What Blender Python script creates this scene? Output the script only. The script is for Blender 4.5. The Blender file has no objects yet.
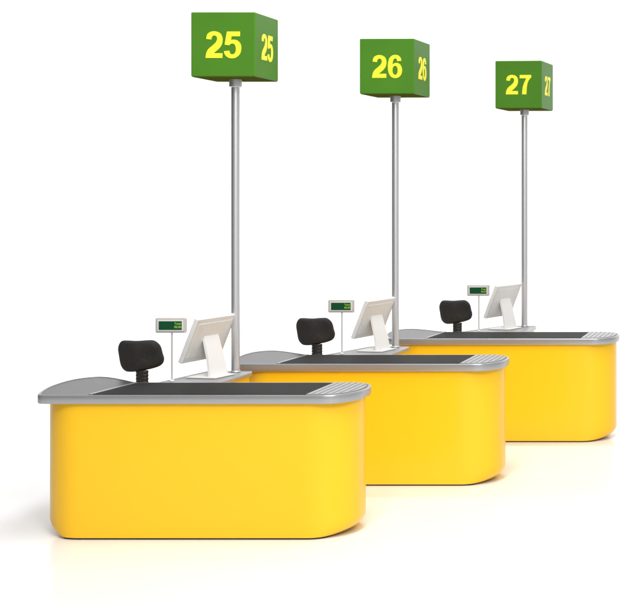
import bpy, bmesh, math
from mathutils import Vector, Matrix

sc = bpy.context.scene
col = sc.collection
R = math.radians

# ------------------------------------------------------------------ camera model
F, VX, HY, CZ = 1455.0, 800.0, 196.0, 2.134     # photo is 632 x 613 px
ZT = 0.9                                        # height of the counter top
def top_pt(px, py, z=ZT):
    """point of the photo traced on the horizontal plane z"""
    Y = F * (CZ - z) / (py - HY)
    return Vector(((px - VX) * Y / F, Y))

cam_d = bpy.data.cameras.new('camera')
cam = bpy.data.objects.new('camera', cam_d)
col.objects.link(cam)
cam.location = (0, 0, CZ)
cam.rotation_euler = (R(90), 0, 0)
cam_d.sensor_width = 36
cam_d.lens = 36 * F / 632
cam_d.shift_x = (316 - VX) / 632
cam_d.shift_y = -(306.5 - HY) / 632
cam_d.clip_end = 200
sc.camera = cam

# ------------------------------------------------------------------ materials
def mat(name, colour, rough=.5, metal=0., spec=.5, coat=0., coat_rough=.1,
        noise=0., nscale=20., bump=0., bscale=200., emit=None, rvar=0.):
    m = bpy.data.materials.new(name)
    m.use_nodes = True
    nt = m.node_tree
    b = nt.nodes['Principled BSDF']
    b.inputs['Base Color'].default_value = (*colour, 1)
    b.inputs['Roughness'].default_value = rough
    b.inputs['Metallic'].default_value = metal
    b.inputs['Specular IOR Level'].default_value = spec
    b.inputs['Coat Weight'].default_value = coat
    b.inputs['Coat Roughness'].default_value = coat_rough
    if noise or bump or rvar:
        tc = nt.nodes.new('ShaderNodeTexCoord')
    if noise:
        n = nt.nodes.new('ShaderNodeTexNoise')
        n.inputs['Scale'].default_value = nscale
        n.inputs['Detail'].default_value = 4
        nt.links.new(tc.outputs['Object'], n.inputs['Vector'])
        r = nt.nodes.new('ShaderNodeValToRGB')
        r.color_ramp.elements[0].position = .3
        r.color_ramp.elements[1].position = .7
        r.color_ramp.elements[0].color = (*[c * (1 - noise) for c in colour], 1)
        r.color_ramp.elements[1].color = (*[min(1, c * (1 + noise)) for c in colour], 1)
        nt.links.new(n.outputs['Fac'], r.inputs['Fac'])
        nt.links.new(r.outputs['Color'], b.inputs['Base Color'])
    if rvar:
        n = nt.nodes.new('ShaderNodeTexNoise')
        n.inputs['Scale'].default_value = 6
        n.inputs['Detail'].default_value = 5
        nt.links.new(tc.outputs['Object'], n.inputs['Vector'])
        mr = nt.nodes.new('ShaderNodeMapRange')
        mr.inputs['To Min'].default_value = rough - rvar
        mr.inputs['To Max'].default_value = rough + rvar
        nt.links.new(n.outputs['Fac'], mr.inputs['Value'])
        nt.links.new(mr.outputs['Result'], b.inputs['Roughness'])
    if bump:
        n = nt.nodes.new('ShaderNodeTexNoise')
        n.inputs['Scale'].default_value = bscale
        n.inputs['Detail'].default_value = 3
        nt.links.new(tc.outputs['Object'], n.inputs['Vector'])
        bp = nt.nodes.new('ShaderNodeBump')
        bp.inputs['Strength'].default_value = bump
        bp.inputs['Distance'].default_value = .002
        nt.links.new(n.outputs['Fac'], bp.inputs['Height'])
        nt.links.new(bp.outputs['Normal'], b.inputs['Normal'])
    if emit:
        b.inputs['Emission Color'].default_value = (*emit, 1)
        b.inputs['Emission Strength'].default_value = 1
    return m

M = dict(
    yellow=mat('yellow_panel', (.94, .535, .014), .30, spec=.25, coat=.15, coat_rough=.08, rvar=.04),
    plinth=mat('black_plinth', (.012, .011, .01), .6),
    trim=mat('grey_trim', (.38, .38, .385), .32, metal=.6, rvar=.05),
    grey_top=mat('grey_laminate', (.07, .07, .073), .36, spec=.3, noise=.08, nscale=60, bump=.1, bscale=500),
    desk=mat('grey_desk', (.25, .25, .25), .42, noise=.05, nscale=60),
    belt=mat('belt_rubber', (.014, .0135, .013), .65, spec=.14, noise=.15, nscale=40, bump=.25, bscale=700),
    ribs=mat('ribbed_steel', (.36, .36, .36), .4, metal=.4),
    groove=mat('rib_base', (.27, .27, .27), .5, metal=.3),
    steel=mat('brushed_steel', (.68, .68, .69), .34, metal=.85),
    green=mat('green_sign', (.062, .19, .017), 0.4, spec=.12, coat=.0, coat_rough=.15, noise=.05, nscale=3),
    olive=mat('olive_underside_shade', (.07, .08, .012), .9, spec=0.),  # shade of the sign cube's underside, put into the colour
    digit=mat('yellow_number', (.86, .78, .03), .45),
    cream=mat('cream_plastic', (.75, .735, .71), .42, noise=.03, nscale=30, bump=.05, bscale=900),
    cream_lt=mat('pale_plastic', (.72, .705, .68), .42),
    bezel=mat('grey_bezel', (.50, .46, .43), .45),
    screen=mat('dark_screen', (.01, .012, .015), .12),
    lcd=mat('green_lcd', (.006, .05, .018), .4, spec=.15, emit=(.0, .020, .006)),
    lcd_text=mat('lcd_text', (.15, .3, .03), .5, emit=(.17, .26, .03)),
    fabric=mat('black_fabric', (.018, .017, .016), .75, noise=.3, nscale=90, bump=.6, bscale=350),
    black=mat('black_plastic', (.014, .014, .014), .42),
    floor=mat('white_floor', (.86, .86, .86), .45, spec=.35, coat=.5, coat_rough=.14),
    backdrop=mat('white_backdrop', (.9, .9, .9), .9, spec=.1),
)

# ------------------------------------------------------------------ helpers
def obj(name, bm, m, parent=None, bevel=0., seg=2, smooth=35):
    bmesh.ops.recalc_face_normals(bm, faces=bm.faces)
    me = bpy.data.meshes.new(name)
    bm.to_mesh(me); bm.free()
    me.materials.append(m)
    for p in me.polygons:
        p.use_smooth = True
    me.set_sharp_from_angle(angle=R(smooth))
    o = bpy.data.objects.new(name, me)
    col.objects.link(o)
    if parent: o.parent = parent
    if bevel:
        b = o.modifiers.new('bevel', 'BEVEL')
        b.width = bevel; b.segments = seg; b.limit_method = 'ANGLE'; b.angle_limit = R(40)
        b.harden_normals = True
    return o

def thing(name, label, cat, loc=(0, 0, 0), rz=0, group=None):
    o = bpy.data.objects.new(name, None)
    o.empty_display_size = .1
    col.objects.link(o)
    o.location = loc; o.rotation_euler = (0, 0, rz)
    o['label'] = label; o['category'] = cat
    if group: o['group'] = group
    return o

def children(o):
    return [c for c in bpy.data.objects if c.parent is o]

def copy_tree(o, parent=None):
    c = o.copy(); col.objects.link(c)
    if parent: c.parent = parent
    for ch in children(o):
        copy_tree(ch, c)
    return c

def prism(bm, pts, z0, z1):
    lo = [bm.verts.new((p[0], p[1], z0)) for p in pts]
    hi = [bm.verts.new((p[0], p[1], z1)) for p in pts]
    n = len(pts)
    for i in range(n):
        bm.faces.new((lo[i], lo[(i + 1) % n], hi[(i + 1) % n], hi[i]))
    bm.faces.new(hi); bm.faces.new(lo[::-1])

def box(bm, c, s, mtx=None):
    x, y, z = s[0] / 2, s[1] / 2, s[2] / 2
    v = [Vector((i * x, j * y, k * z)) + Vector(c) for k in (-1, 1) for j in (-1, 1) for i in (-1, 1)]
    if mtx: v = [mtx @ p for p in v]
    v = [bm.verts.new(p) for p in v]
    for f in ((0, 2, 3, 1), (4, 5, 7, 6), (0, 1, 5, 4), (2, 6, 7, 3), (0, 4, 6, 2), (1, 3, 7, 5)):
        bm.faces.new([v[i] for i in f])

def lathe(bm, prof, seg=40, c=(0, 0, 0), mtx=None):
    rings = []
    for r, z in prof:
        ring = []
        for i in range(seg):
            a = 2 * math.pi * i / seg
            p = Vector((c[0] + r * math.cos(a), c[1] + r * math.sin(a), c[2] + z))
            ring.append(bm.verts.new(mtx @ p if mtx else p))
        rings.append(ring)
    for a, b in zip(rings, rings[1:]):
        for i in range(seg):
            bm.faces.new((a[i], a[(i + 1) % seg], b[(i + 1) % seg], b[i]))
    bm.faces.new(rings[0][::-1]); bm.faces.new(rings[-1])

def tube(bm, a, b, r0, r1=None, seg=16):
    a, b = Vector(a), Vector(b)
    r1 = r0 if r1 is None else r1
    q = (b - a).to_track_quat('Z', 'Y').to_matrix().to_4x4()
    lathe(bm, [(r0, 0), (r1, (b - a).length)], seg, mtx=Matrix.Translation(a) @ q)

def inset(pts, d):
    """offset a closed counter-clockwise outline inwards by d"""
    n = len(pts); out = []
    for i in range(n):
        p, q, r = pts[i - 1], pts[i], pts[(i + 1) % n]
        e1 = (q - p).normalized(); e2 = (r - q).normalized()
        n1 = Vector((-e1.y, e1.x)); n2 = Vector((-e2.y, e2.x))
        m = (n1 + n2)
        m = m / max(m.length_squared, .2) * 2
        out.append(q + m * d)
    return out

def catmull(pts, k=5):
    out = []
    for i in range(1, len(pts) - 2):
        p0, p1, p2, p3 = pts[i - 1], pts[i], pts[i + 1], pts[i + 2]
        for j in range(k):
            t = j / k
            out.append(.5 * (2 * p1 + (p2 - p0) * t + (2 * p0 - 5 * p1 + 4 * p2 - p3) * t * t
                             + (3 * p1 - p0 - 3 * p2 + p3) * t ** 3))
    out.append(pts[-2])
    return out

def text_mesh(body, size, offset=0., extrude=.002):
    cu = bpy.data.curves.new('t', 'FONT')
    cu.body = body; cu.size = size; cu.align_x = 'CENTER'; cu.align_y = 'CENTER'
    cu.offset = offset; cu.space_character = 1.04; cu.extrude = extrude; cu.resolution_u = 6
    o = bpy.data.objects.new('t', cu); col.objects.link(o)
    dg = bpy.context.evaluated_depsgraph_get()
    me = bpy.data.meshes.new_from_object(o.evaluated_get(dg))
    bpy.data.objects.remove(o); bpy.data.curves.remove(cu)
    return me

# bold sans-serif numerals, height 1; 1 as third value marks a corner
GLYPH = {
 '2': [[(.02, 0, 1), (.53, 0, 1), (.53, .175, 1), (.265, .175, 1), (.31, .225), (.40, .315), (.475, .42), (.515, .52), (.532, .62), (.532, .71),
        (.51, .82), (.45, .92), (.36, .97), (.275, .985), (.18, .965), (.10, .91), (.055, .82), (.04, .70, 1), (.195, .68, 1), (.205, .755),
        (.235, .81), (.283, .832), (.330, .81), (.362, .765), (.369, .70), (.355, .635), (.32, .565), (.235, .465), (.12, .35), (.06, .24), (.03, .12)]],
 '5': [[(.105, .975, 1), (.50, .975, 1), (.50, .80, 1), (.245, .80, 1), (.225, .655, 1), (.27, .672), (.31, .675), (.40, .655), (.475, .59), (.525, .49),
        (.538, .35), (.515, .20), (.455, .085), (.365, .01), (.265, -.015), (.16, .005), (.08, .07), (.03, .16), (.015, .25, 1), (.178, .27, 1),
        (.19, .20), (.22, .15), (.268, .133), (.325, .158), (.362, .22), (.374, .33), (.362, .44), (.325, .51), (.268, .532), (.215, .515), (.175, .465, 1), (.035, .49, 1)]],
 '6': [[(.505, .735, 1), (.48, .85), (.42, .94), (.35, .98), (.28, .99), (.17, .955), (.08, .84), (.035, .67), (.025, .48), (.04, .28), (.09, .12),
        (.175, .02), (.28, -.015), (.39, .015), (.475, .10), (.52, .22), (.53, .325), (.515, .45), (.465, .565), (.39, .63), (.315, .645), (.25, .62),
        (.19, .57, 1), (.20, .70), (.23, .795), (.282, .838), (.325, .82), (.348, .775), (.355, .715, 1)],
       [(.28, .52), (.335, .49), (.366, .415), (.373, .32), (.362, .22), (.33, .15), (.284, .128), (.235, .15), (.2, .215), (.188, .32), (.2, .43), (.233, .495)]],
 '7': [[(.04, .975, 1), (.52, .975, 1), (.52, .84, 1), (.46, .77), (.40, .65), (.36, .50), (.335, .30), (.325, 0, 1), (.14, 0, 1), (.15, .22), (.18, .42),
        (.235, .60), (.315, .805, 1), (.04, .805, 1)]],
}
def smooth_outline(raw, k=5):
    n = len(raw); P = [Vector(p[:2]) for p in raw]; C = [len(p) > 2 for p in raw]; res = []
    for i in range(n):
        p1, p2 = P[i], P[(i + 1) % n]
        p0 = p1 if C[i] else P[i - 1]
        p3 = p2 if C[(i + 1) % n] else P[(i + 2) % n]
        if C[i] and C[(i + 1) % n]: res.append(p1); continue
        for j in range(k):
            t = j / k
            res.append(.5 * (2 * p1 + (p2 - p0) * t + (2 * p0 - 5 * p1 + 4 * p2 - p3) * t * t + (3 * p1 - p0 - 3 * p2 + p3) * t ** 3))
    return res
def number_mesh(num, h, sx, extrude):
    cu = bpy.data.curves.new('n', 'CURVE'); cu.dimensions = '2D'; cu.fill_mode = 'BOTH'; cu.extrude = extrude
    for i, ch in enumerate(num):
        for loop in GLYPH[ch]:
            pts = smooth_outline(loop)
            sp = cu.splines.new('POLY'); sp.points.add(len(pts) - 1); sp.use_cyclic_u = True
            for q, p in zip(sp.points, pts):
                q.co = ((p.x - .278 + .56 * (i - .5)) * h * sx, (p.y - .4875) * h, 0, 1)
    o = bpy.data.objects.new('n', cu); col.objects.link(o)
    me = bpy.data.meshes.new_from_object(o.evaluated_get(bpy.context.evaluated_depsgraph_get()))
    bpy.data.objects.remove(o); bpy.data.curves.remove(cu)
    return me

# ------------------------------------------------------------------ the setting
bm = bmesh.new()
FY = 20.0
v = [bm.verts.new(p) for p in ((-26, -6, 0), (14, -6, 0), (14, FY, 0), (-26, FY, 0))]
bm.faces.new(v)
fl = obj('floor', bm, M['floor']); fl['kind'] = 'structure'
bm = bmesh.new()
prof = [(FY, 0)] + [(FY + 3 * math.sin(R(a)), 3 - 3 * math.cos(R(a))) for a in range(6, 91, 6)] + [(FY + 3, 9)]
a = [bm.verts.new((-26, y, z)) for y, z in prof]; b = [bm.verts.new((14, y, z)) for y, z in prof]
for i in range(len(prof) - 1):
    bm.faces.new((a[i], b[i], b[i + 1], a[i + 1]))
bd = obj('backdrop', bm, M['backdrop']); bd['kind'] = 'structure'

# ------------------------------------------------------------------ outlines (lane 1, on the counter-top plane)
ORG = Vector((-3.70, 9.0))                      # base point of the front counter
def T(px, py): return top_pt(px, py) - ORG
front_l, front_r = T(46, 395.5), T(334, 395.5)
rear_y = T(300, 382.4).y
cy = (front_l.y + rear_y) / 2; ry = (rear_y - front_l.y) / 2; rx = .20
front_r = Vector((-2.972 - ORG.x, front_l.y))
out = [Vector((front_l.x + (front_r.x - front_l.x) * t, front_l.y)) for t in (0.0, .02, .25, .5, .75, .98)]
for i in range(0, 37):                          # rounded right end
    t = R(-90 + 5 * i)
    out.append(Vector((front_r.x + rx * abs(math.cos(t)) ** .88, cy + ry * math.copysign(abs(math.sin(t)) ** .88, math.sin(t)))))
lobe = [T(200, 382.4), T(150, 382.4), T(137, 382.3), T(127, 380.3), T(116, 378), T(105, 376.8), T(95, 376.8), T(80, 378.3),
        T(65, 381.2), T(50, 386), T(42, 390.2), T(38, 393.6), T(38.5, 395.2), T(46, 395.5), T(60, 395.5)]
out += [p for p in catmull(lobe, 4)][:-1]
# drop doubles
o2 = []
for p in out:
    if not o2 or (p - o2[-1]).length > .004: o2.append(p)
OUT = o2
ZR = .847                                       # underside of the rim

def build_counter():
    root = thing('checkout_counter', '', 'checkout counter', (ORG.x, ORG.y, 0))
    # --- yellow body, bottom edge tucked under at both ends
    yf = front_l.y + .03
    xl = -1.078; xr = T(363.3, 389).x
    plan = []
    for i in range(13):                         # front left corner
        t = R(180 + 7.5 * i)
        plan.append(Vector((xl + .30 + .30 * math.cos(t), yf + .32 + .32 * math.sin(t))))
    ax, ay = .29, (rear_y - .05 - yf) / 2
    for t in (.25, .5, .75): plan.append(Vector((xl + .30 + (xr - ax - xl - .30) * t, yf)))
    for i in range(49):                         # rounded right end
        t = R(-90 + 3.75 * i)
        plan.append(Vector((xr - ax + ax * math.copysign(abs(math.cos(t)) ** .9, math.cos(t)),
                            yf + ay + ay * math.copysign(abs(math.sin(t)) ** .9, math.sin(t)))))
    yr = rear_y - .05
    plan += [T(250, 383) * 1, T(140, 383) * 1]
    plan[-1].y = plan[-2].y = yr
    plan += [Vector((xl + .30, yr + .13)), Vector((xl + .17, yr + .15)), Vector((xl + .05, yr + .08)), Vector((xl + .004, yr - .03))]
    bm = bmesh.new(); rings = []
    H = .095
    zs = [.011 + H * (1 - math.cos(R(90) * i / 12)) for i in range(13)] + [.2, .35, .5, .65, .8, ZR + .001]
    for z in zs:
        h = min(1, (z - .011) / H); k = 1 - math.sqrt(max(0, 1 - (1 - h) ** 2))
        ring = []
        for p in plan:
            x = p.x
            u = max(0, (x - (xr - ax)) / ax); w = max(0, ((xl + .22) - x) / .22)
            x -= .14 * k * u ** 1.8; x += .15 * k * w ** 1.5
            ring.append(bm.verts.new((x, p.y, z)))
        rings.append(ring)
    foot = [Vector((v.co.x, v.co.y)) for v in rings[0]]
    n = len(plan)
    for r0, r1 in zip(rings, rings[1:]):
        for i in range(n):
            bm.faces.new((r0[i], r0[(i + 1) % n], r1[(i + 1) % n], r1[i]))
    bm.faces.new(rings[0][::-1]); bm.faces.new(rings[-1])
    obj('body', bm, M['yellow'], root, smooth=75)
    bm = bmesh.new(); prism(bm, inset(foot, .008), 0, .014)
    obj('plinth', bm, M['plinth'], root)
    # --- grey top, its trim band, belt and ribbed plate
    ins = inset(OUT, .018)
    bm = bmesh.new(); prism(bm, ins, ZR + .003, ZT - .002)
    top = obj('countertop', bm, M['grey_top'], root)
    bm = bmesh.new()
    prf = [(.0181, ZR), (.004, ZR), (0, ZR + .005), (0, ZT - .006), (.002, ZT - .001), (.006, ZT + .001), (.0181, ZT + .001)]
    rings = [[bm.verts.new((p.x, p.y, z)) for p in inset(OUT, d)] for d, z in prf]
    for j in range(len(prf)):
        r0, r1 = rings[j], rings[(j + 1) % len(prf)]
        for i in range(len(OUT)):
            bm.faces.new((r0[i], r0[(i + 1) % len(OUT)], r1[(i + 1) % len(OUT)], r1[i]))
    obj('edge_trim', bm, M['trim'], root, smooth=50)
    # belt
    yb0 = front_l.y + .030; yb1 = rear_y - .034
    def along(px_f, px_r):                      # diagonal: photo x at front and rear edge
        return (T(px_f, 394.9).x, T(px_r, 383.6).x)
    l0, l1 = along(92, 136); r0, r1 = along(305, 332)
    bm = bmesh.new()
    prism(bm, [(l0, yb0), (r0, yb0), (r1, yb1), (l1, yb1)], ZT - .001, ZT + .003)
    obj('conveyor_belt', bm, M['belt'], root, bevel=.0015)
    bm = bmesh.new()                            # thin bright strip along the belt's left end
    prism(bm, [(l0 - .022, yb0), (l0 - .002, yb0), (l1 - .002, yb1), (l1 - .022, yb1)], ZT - .001, ZT + .006)
    obj('end_strip', bm, M['trim'], root, bevel=.001)
    # ribbed plate: base follows the rounded end
    inner = inset(OUT, .024)
    g = .006
    def right_of(x, y, off):
        t = (y - yb0) / (yb1 - yb0)
        return x - (r0 + (r1 - r0) * t) - off
    def clip(poly, f0):                         # keep f0 >= 0
        res = []
        for i in range(len(poly)):
            a, b = poly[i - 1], poly[i]
            fa, fb = f0(a), f0(b)
            if fa * fb < 0: res.append(a.lerp(b, fa / (fa - fb)))
            if fb >= 0: res.append(b)
        return res
    base = clip(inner, lambda p: right_of(p.x, p.y, g))
    bm = bmesh.new(); prism(bm, base, ZT - .001, ZT + .0025)
    rp = obj('ribbed_plate', bm, M['groove'], root)
    bm = bmesh.new()
    pitch = .040
    for k in range(9):
        a = g + .002 + pitch * k; b = a + .028
        poly = clip(clip(inset(OUT, .028), lambda p: right_of(p.x, p.y, a)), lambda p: -right_of(p.x, p.y, b))
        if len(poly) > 2: prism(bm, poly, ZT + .002, ZT + .0055)
    obj('rib', bm, M['ribs'], rp, bevel=.002)
    return root

def build_wing(root, off):
    """cashier desk behind the counter: grey top on a yellow panel"""
    ZW = ZT - .032
    y0 = rear_y + .003
    def D(px, py): return T(px, py) + Vector((off, 0))
    a, b, c, d = D(158, 382.3), D(219, 382.3), D(254.5, 371.0), D(207, 371.0)
    xl0 = T(158, 382.3).x
    pts = [Vector((xl0, y0)), Vector((b.x, y0))]
    # right edge and rounded corner at the back
    rc = .05
    for i in range(0, 7):
        t = R(15 * i)
        pts.append(Vector((c.x - rc + rc * math.cos(t), c.y - rc + rc * math.sin(t))))
    pts += [Vector((d.x + .02, d.y)), Vector((d.x, d.y - .02))]
    bm = bmesh.new(); prism(bm, inset(pts, .012), ZW + .003, ZT - .002)
    # keep clear of the counter
    obj('desk_top', bm, M['desk'], root)
    bm = bmesh.new()
    prf = [(.0121, ZW + .002), (.003, ZW + .002), (0, ZW + .006), (0, ZT - .005), (.003, ZT), (.0121, ZT)]
    rings = [[bm.verts.new((p.x, p.y, z)) for p in inset(pts, dd)] for dd, z in prf]
    for j in range(len(prf)):
        q0, q1 = rings[j], rings[(j + 1) % len(prf)]
        for i in range(len(pts)):
            bm.faces.new((q0[i], q0[(i + 1) % len(pts)], q1[(i + 1) % len(pts)], q1[i]))
    obj('desk_trim', bm, M['trim'], root, smooth=50)
    body = inset(pts, .02)
    body = [Vector((p.x, max(p.y, y0 - .03))) for p in body]
    bm = bmesh.new(); prism(bm, body, .006, ZW + .004)
    obj('desk_body', bm, M['yellow'], root, smooth=50)

def build_sign(num):
    """origin = foot of the pole on the desk"""
    root = thing('lane_sign', '', 'lane sign')
    bm = bmesh.new()
    lathe(bm, [(.0285, 0), (.0285, 2.05)], 40)
    obj('pole', bm, M['steel'], root)
    bm = bmesh.new()
    lathe(bm, [(.034, 0), (.034, .006), (.031, .010), (.0288, .011)], 40)
    obj('base_collar', bm, M['steel'], root)
    bm = bmesh.new()
    lathe(bm, [(.030, 1.995), (.0425, 1.998), (.0425, 2.0525), (.030, 2.0525)], 40)
    obj('top_collar', bm, M['steel'], root, bevel=.003)
    s = .442; zc = 2.053 + s / 2
    bm = bmesh.new(); box(bm, (0, 0, zc), (s, s, s))
    cube = obj('sign_cube', bm, M['green'], root, bevel=.008, seg=3)
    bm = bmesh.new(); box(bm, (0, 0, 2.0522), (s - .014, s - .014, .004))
    obj('underside_shade', bm, M['olive'], root, bevel=.001)  # added dark sheet, paints the shade on the underside of the cube
    for k in range(4):
        me = number_mesh(num, .186, 1.22 if k % 2 == 0 else 1.08, .0012)
        me.materials.append(M['digit'])
        o = bpy.data.objects.new('number', me); col.objects.link(o); o.parent = cube
        q = Matrix.Rotation(R(90 * k), 4, 'Z')
        o.matrix_local = q @ Matrix.Translation((.003, -s / 2 - .0012, zc - .003)) @ Matrix.Rotation(R(90), 4, 'X') @ Matrix.Scale(1.0, 4)
    return root

def build_display():
    """origin = foot on the top; small two-line customer display"""
    root = thing('customer_display', '', 'price display')
    bm = bmesh.new(); lathe(bm, [(.016, 0), (.016, .004), (.007, .010), (.0045, .012)], 24)
    obj('foot', bm, M['cream_lt'], root)
    bm = bmesh.new(); lathe(bm, [(.0052, .006), (.0052, .33)], 16)
    obj('post', bm, M['bezel'], root)
    w, h, zc = .200, .100, .373
    bm = bmesh.new(); box(bm, (-.005, 0, zc), (w, .034, h))
    hs = obj('housing', bm, M['bezel'], root, bevel=.008, seg=3)
    bm = bmesh.new(); box(bm, (-.003, -.0175, zc - .001), (w - .028, .004, h - .026))
    obj('bezel', bm, M['cream_lt'], hs, bevel=.0018)
    bm = bmesh.new(); box(bm, (-.003, -.0195, zc - .001), (w - .046, .004, h - .042))
    obj('lcd_window', bm, M['lcd'], hs, bevel=.0015)
    bm = bmesh.new()
    for body, z, sx in (('Total', .0115, .040), ('00.00', -.011, .036)):
        me = text_mesh(body, .0205, .0004, .0002)
        me.transform(Matrix.Translation((.048, -.0222, zc + z)) @ Matrix.Rotation(R(90), 4, 'X'))
        bm.from_mesh(me); bpy.data.meshes.remove(me)
    obj('lcd_text', bm, M['lcd_text'], hs)
    return root

def build_monitor():
    """origin = on the desk under the panel; seen from behind"""
    root = thing('monitor', '', 'monitor')
    th, ph = R(80), R(22.5)
    w, h, t = .46, .322, .030
    W = Vector((math.cos(th), math.sin(th), 0)); n = Vector((-math.sin(th), math.cos(th), 0))
    U = math.cos(ph) * Vector((0, 0, 1)) - math.sin(ph) * n
    N = W.cross(U).normalized()                 # out of the back of the panel (towards the viewer)
    C0 = Vector((0, 0, .256))
    mt = Matrix(((W.x, U.x, N.x, C0.x), (W.y, U.y, N.y, C0.y), (W.z, U.z, N.z, C0.z), (0, 0, 0, 1)))
    bm = bmesh.new(); box(bm, (0, 0, -t / 2), (w, h, t), mt)
    pn = obj('panel', bm, M['cream'], root, bevel=.005, seg=3)
    bm = bmesh.new(); box(bm, (0, 0, -t - .001), (w - .03, h - .03, .003), mt)
    obj('screen', bm, M['screen'], pn)
    bm = bmesh.new(); box(bm, (0, 0, .0015), (w - .07, h - .07, .004), mt)
    obj('back_cover', bm, M['cream'], pn, bevel=.0018)
    # stand: a bent slab from the middle of the back to the base plate
    a = mt @ Vector((0, .03, .004)); e = Vector((.075, -.012, .004))
    hw = W * .085; hw2 = W * .105
    th_ = Vector((.012, 0, .004))
    mid = a.lerp(e, .5) + Vector((.004, 0, .0))
    bm = bmesh.new()
    secs = []
    for p, q in ((a, hw), (mid, hw * 1.08), (e, hw2)):
        secs.append([bm.verts.new(x) for x in (p - q, p + q, p + q - th_ * 1.6, p - q - th_ * 1.6)])
    for s0, s1 in zip(secs, secs[1:]):
        for i in range(4): bm.faces.new((s0[i], s0[(i + 1) % 4], s1[(i + 1) % 4], s1[i]))
    bm.faces.new(secs[0][::-1]); bm.faces.new(secs[-1])
    obj('stand', bm, M['cream_lt'], root, bevel=.003)
    bm = bmesh.new()
    box(bm, (0, 0, 0.0045), (.22, .24, .009), Matrix.Translation((.015, -.02, 0)) @ Matrix.Rotation(th - R(90), 4, 'Z'))
    obj('base_plate', bm, M['cream_lt'], root, bevel=.003)
    return root

def build_chair():
    """origin = on the floor under the backrest; seat is on the far side"""
    root = thing('office_chair', '', 'chair')
    def px(x, y): return Vector(((x - 140.3) / 149, (355.5 - y) / 143.5))
    raw = [(121, 341.5), (127, 340.3), (138, 340.6), (149, 340.0), (155, 340.5), (160, 345.5), (162, 354), (163, 360),
           (160.5, 365.5), (153, 368.5), (142, 370.5), (132, 371.8), (125, 371), (120, 366), (118, 357), (117.2, 348)]
    P = [px(*p) for p in raw][::-1]
    P = catmull([P[-1]] + P + [P[0], P[1]], 4)[:-1]
    zc = 1.031
    bm = bmesh.new(); rings = []
    cx = sum((p.x for p in P)) / len(P); cyy = sum((p.y for p in P)) / len(P)
    c = Vector((cx, cyy))
    for s, d in ((.80, -.034), (.92, -.029), (.98, -.018), (1, 0), (.98, .018), (.92, .027), (.80, .032)):
        ring = []
        for p in P:
            q = c + (p - c) * s
            y = d + 1.6 * q.x * q.x - .10 * (q.y)      # gently wrapped and reclined
            ring.append(bm.verts.new((q.x, y, zc + q.y)))
        rings.append(ring)
    n = len(P)
    for r0, r1 in zip(rings, rings[1:]):
        for i in range(n): bm.faces.new((r0[i], r0[(i + 1) % n], r1[(i + 1) % n], r1[i]))
    for ring, d in ((rings[0], -.037), (rings[-1], .035)):
        v0 = bm.verts.new((c.x, d, zc + c.y))
        # inner ring for a soft crown
        inner = [bm.verts.new(((c.x + (v.co.x - c.x) * .5), v.co.y * .5 + d * .5, zc + c.y + (v.co.z - zc - c.y) * .5)) for v in ring]
        for i in range(n):
            bm.faces.new((ring[i], ring[(i + 1) % n], inner[(i + 1) % n], inner[i]))
            bm.faces.new((inner[i], inner[(i + 1) % n], v0))
    obj('backrest', bm, M['fabric'], root, smooth=80)
    bm = bmesh.new()                            # ribbed stem
    x0 = .022; k = 0; z = .50
    prof = []
    while z < .93:
        prof += [(.040, z), (.043, z + .008), (.043, z + .016), (.040, z + .022)]; z += .024
    lathe(bm, prof, 24, mtx=Matrix.Translation((x0, -.002, 0)) @ Matrix.Diagonal((1, .55, 1, 1)))
    obj('stem', bm, M['black'], root)
    bm = bmesh.new(); box(bm, (x0, .12, .485), (.07, .26, .022)); obj('seat_bracket', bm, M['black'], root, bevel=.004)
    bm = bmesh.new()
    pts = []
    for i in range(40):
        t = 2 * math.pi * i / 40; cc, ss = math.cos(t), math.sin(t)
        pts.append((.19 * math.copysign(abs(cc) ** .5, cc), .27 + .19 * math.copysign(abs(ss) ** .5, ss)))
    prism(bm, pts, .498, .565)
    obj('seat', bm, M['fabric'], root, bevel=.02, seg=4)
    bm = bmesh.new(); tube(bm, (0, .27, .10), (0, .27, .478), .025); obj('gas_column', bm, M['steel'], root)
    bm = bmesh.new(); lathe(bm, [(.045, .075), (.045, .115), (.03, .125)], 24, (0, .27, 0)); obj('hub', bm, M['black'], root)
    for k in range(5):
        t = R(72 * k + 18)
        d = Vector((math.cos(t), math.sin(t), 0)); o = Vector((0, .27, 0))
        bm = bmesh.new(); tube(bm, o + d * .03 + Vector((0, 0, .095)), o + d * .25 + Vector((0, 0, .066)), .020, .013)
        obj('leg', bm, M['black'], root)
        bm = bmesh.new()
        e = o + d * .25 + Vector((0, 0, .027)); s = Vector((-d.y, d.x, 0))
        tube(bm, e - s * .022, e - s * .004, .027, seg=20); tube(bm, e + s * .004, e + s * .022, .027, seg=20)
        tube(bm, e, e + Vector((0, 0, .045)), .006)
        obj('caster', bm, M['black'], root)
    return root

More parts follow.
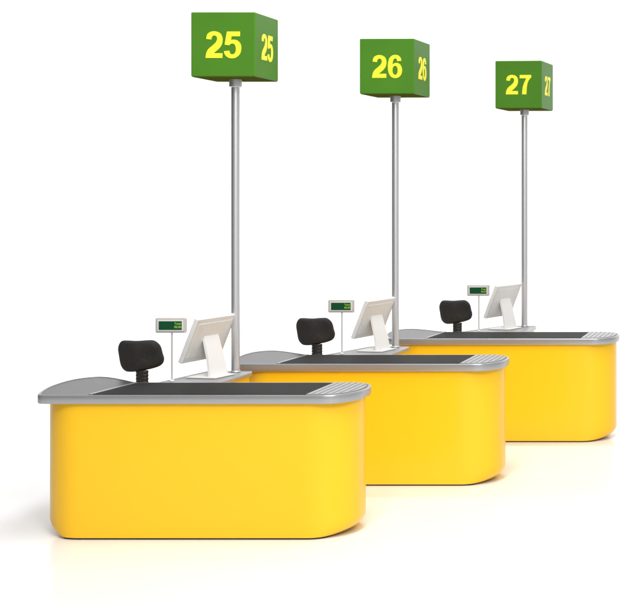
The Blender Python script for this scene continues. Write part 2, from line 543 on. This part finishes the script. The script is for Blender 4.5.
# ------------------------------------------------------------------ three lanes
LANES = [  # shift of counter x, y ; desk offset ; pole, display, monitor extra shift ; number
    dict(d=(0, 0), wing=0, pole=0, disp=0, mon=0, num='25', ch=(140.3, 10.05)),
    dict(d=(.561, 1.68), wing=.09, pole=.093, disp=.044, mon=.085, num='26', ch=(315.6, 11.73)),
    dict(d=(1.166, 3.58), wing=.18, pole=.182, disp=.09, mon=.125, num='27', ch=(456.3, 13.63)),
]
WHERE = ['under sign 25, nearest and largest', 'under sign 26, in the middle of the row', 'under sign 27, farthest and smallest']
counter0 = build_counter()
disp0 = build_display(); mon0 = build_monitor(); chair0 = build_chair()
for i, L in enumerate(LANES):
    dx, dy = L['d']; num = L['num']
    c = counter0 if i == 0 else copy_tree(counter0)
    c.location = (ORG.x + dx, ORG.y + dy, 0)
    L['c'] = c
    c['label'] = 'yellow grey-topped checkout counter with black belt, ' + \
        ['nearest and largest, under sign 25', 'middle of the row, under sign 26', 'farthest and smallest, under sign 27'][i]
    c['category'] = 'checkout counter'; c['group'] = 'checkout counters in a staggered row'
    s = build_sign(num); s.rotation_euler.z = R([0, -2, -4][i])
    s.location = (-3.957 + dx + L['pole'], 10.2 + dy, ZT)
    s['label'] = 'green cube sign reading %s in yellow on a tall steel pole' % num
    s['category'] = 'lane sign'; s['group'] = 'numbered cube signs on poles'
    o = disp0 if i == 0 else copy_tree(disp0)
    o.location = (-4.187 + dx + L['disp'], 9.70 + dy, ZT)
    o['label'] = 'green price display on thin post, ' + \
        ['front counter, left of sign pole 25', 'middle counter, left of sign pole 26', 'back counter, left of sign pole 27'][i]
    o['category'] = 'price display'; o['group'] = 'price displays on the counters'
    o = mon0 if i == 0 else copy_tree(mon0)
    o.location = (-4.046 + dx + L['mon'], 9.97 + dy, ZT)
    o.rotation_euler.z = R([0, -2, -8][i])
    o['label'] = 'cream tilted monitor seen from behind, beside the pole of sign ' + num
    o['category'] = 'monitor'; o['group'] = 'monitors on the cashier desks'
    o = chair0 if i == 0 else copy_tree(chair0)
    cxp, cyp = L['ch']
    o.location = ((cxp - 1.2 - VX) * cyp / F, cyp, 0); o.scale.z = [1, 1.012, 1.018][i]
    o['label'] = 'black padded office chair behind the %s counter, left of sign pole %s' % (['front', 'middle', 'back'][i], num)
    o['category'] = 'chair'; o['group'] = 'cashier chairs behind the counters'
for L in LANES:
    build_wing(L['c'], L['wing'])

# ------------------------------------------------------------------ light
w = bpy.data.worlds.new('World'); sc.world = w; w.use_nodes = True
nt = w.node_tree; bg = nt.nodes['Background']
tc = nt.nodes.new('ShaderNodeTexCoord'); sx = nt.nodes.new('ShaderNodeSeparateXYZ')
mr = nt.nodes.new('ShaderNodeMapRange'); mr.interpolation_type = 'SMOOTHSTEP'
mr.inputs['From Min'].default_value = -.9; mr.inputs['From Max'].default_value = .5
mr.inputs['To Min'].default_value = .02; mr.inputs['To Max'].default_value = .50
nt.links.new(tc.outputs['Generated'], sx.inputs['Vector'])
nt.links.new(sx.outputs['X'], mr.inputs['Value'])
nt.links.new(mr.outputs['Result'], bg.inputs['Strength'])
bg.inputs['Color'].default_value = (1, 1, 1, 1)
def area(name, loc, target, sx, sy, power, colour=(1, 1, 1)):
    l = bpy.data.lights.new(name, 'AREA'); l.shape = 'RECTANGLE'; l.size = sx; l.size_y = sy
    l.energy = power; l.color = colour
    o = bpy.data.objects.new(name, l); col.objects.link(o)
    o.location = loc
    o.rotation_euler = (Vector(target) - Vector(loc)).to_track_quat('-Z', 'Y').to_euler()
    return o
area('ceiling_softbox', (-2.0, 5.6, 7), (-2.0, 6.2, 0), 2.2, 10, 715)
area('key_softbox', (2.0, .2, 7.2), (-2.6, 10.5, .5), 2.2, 2.6, 520)
area('backdrop_softbox', (-5.5, 14, 8.5), (-5.5, 22, 2.5), 18, 2, 1500)

sc.render.engine = 'CYCLES'
sc.view_settings.view_transform = 'Standard'
sc.view_settings.look = 'None'
sc.view_settings.exposure = 0
sc.view_settings.gamma = 1
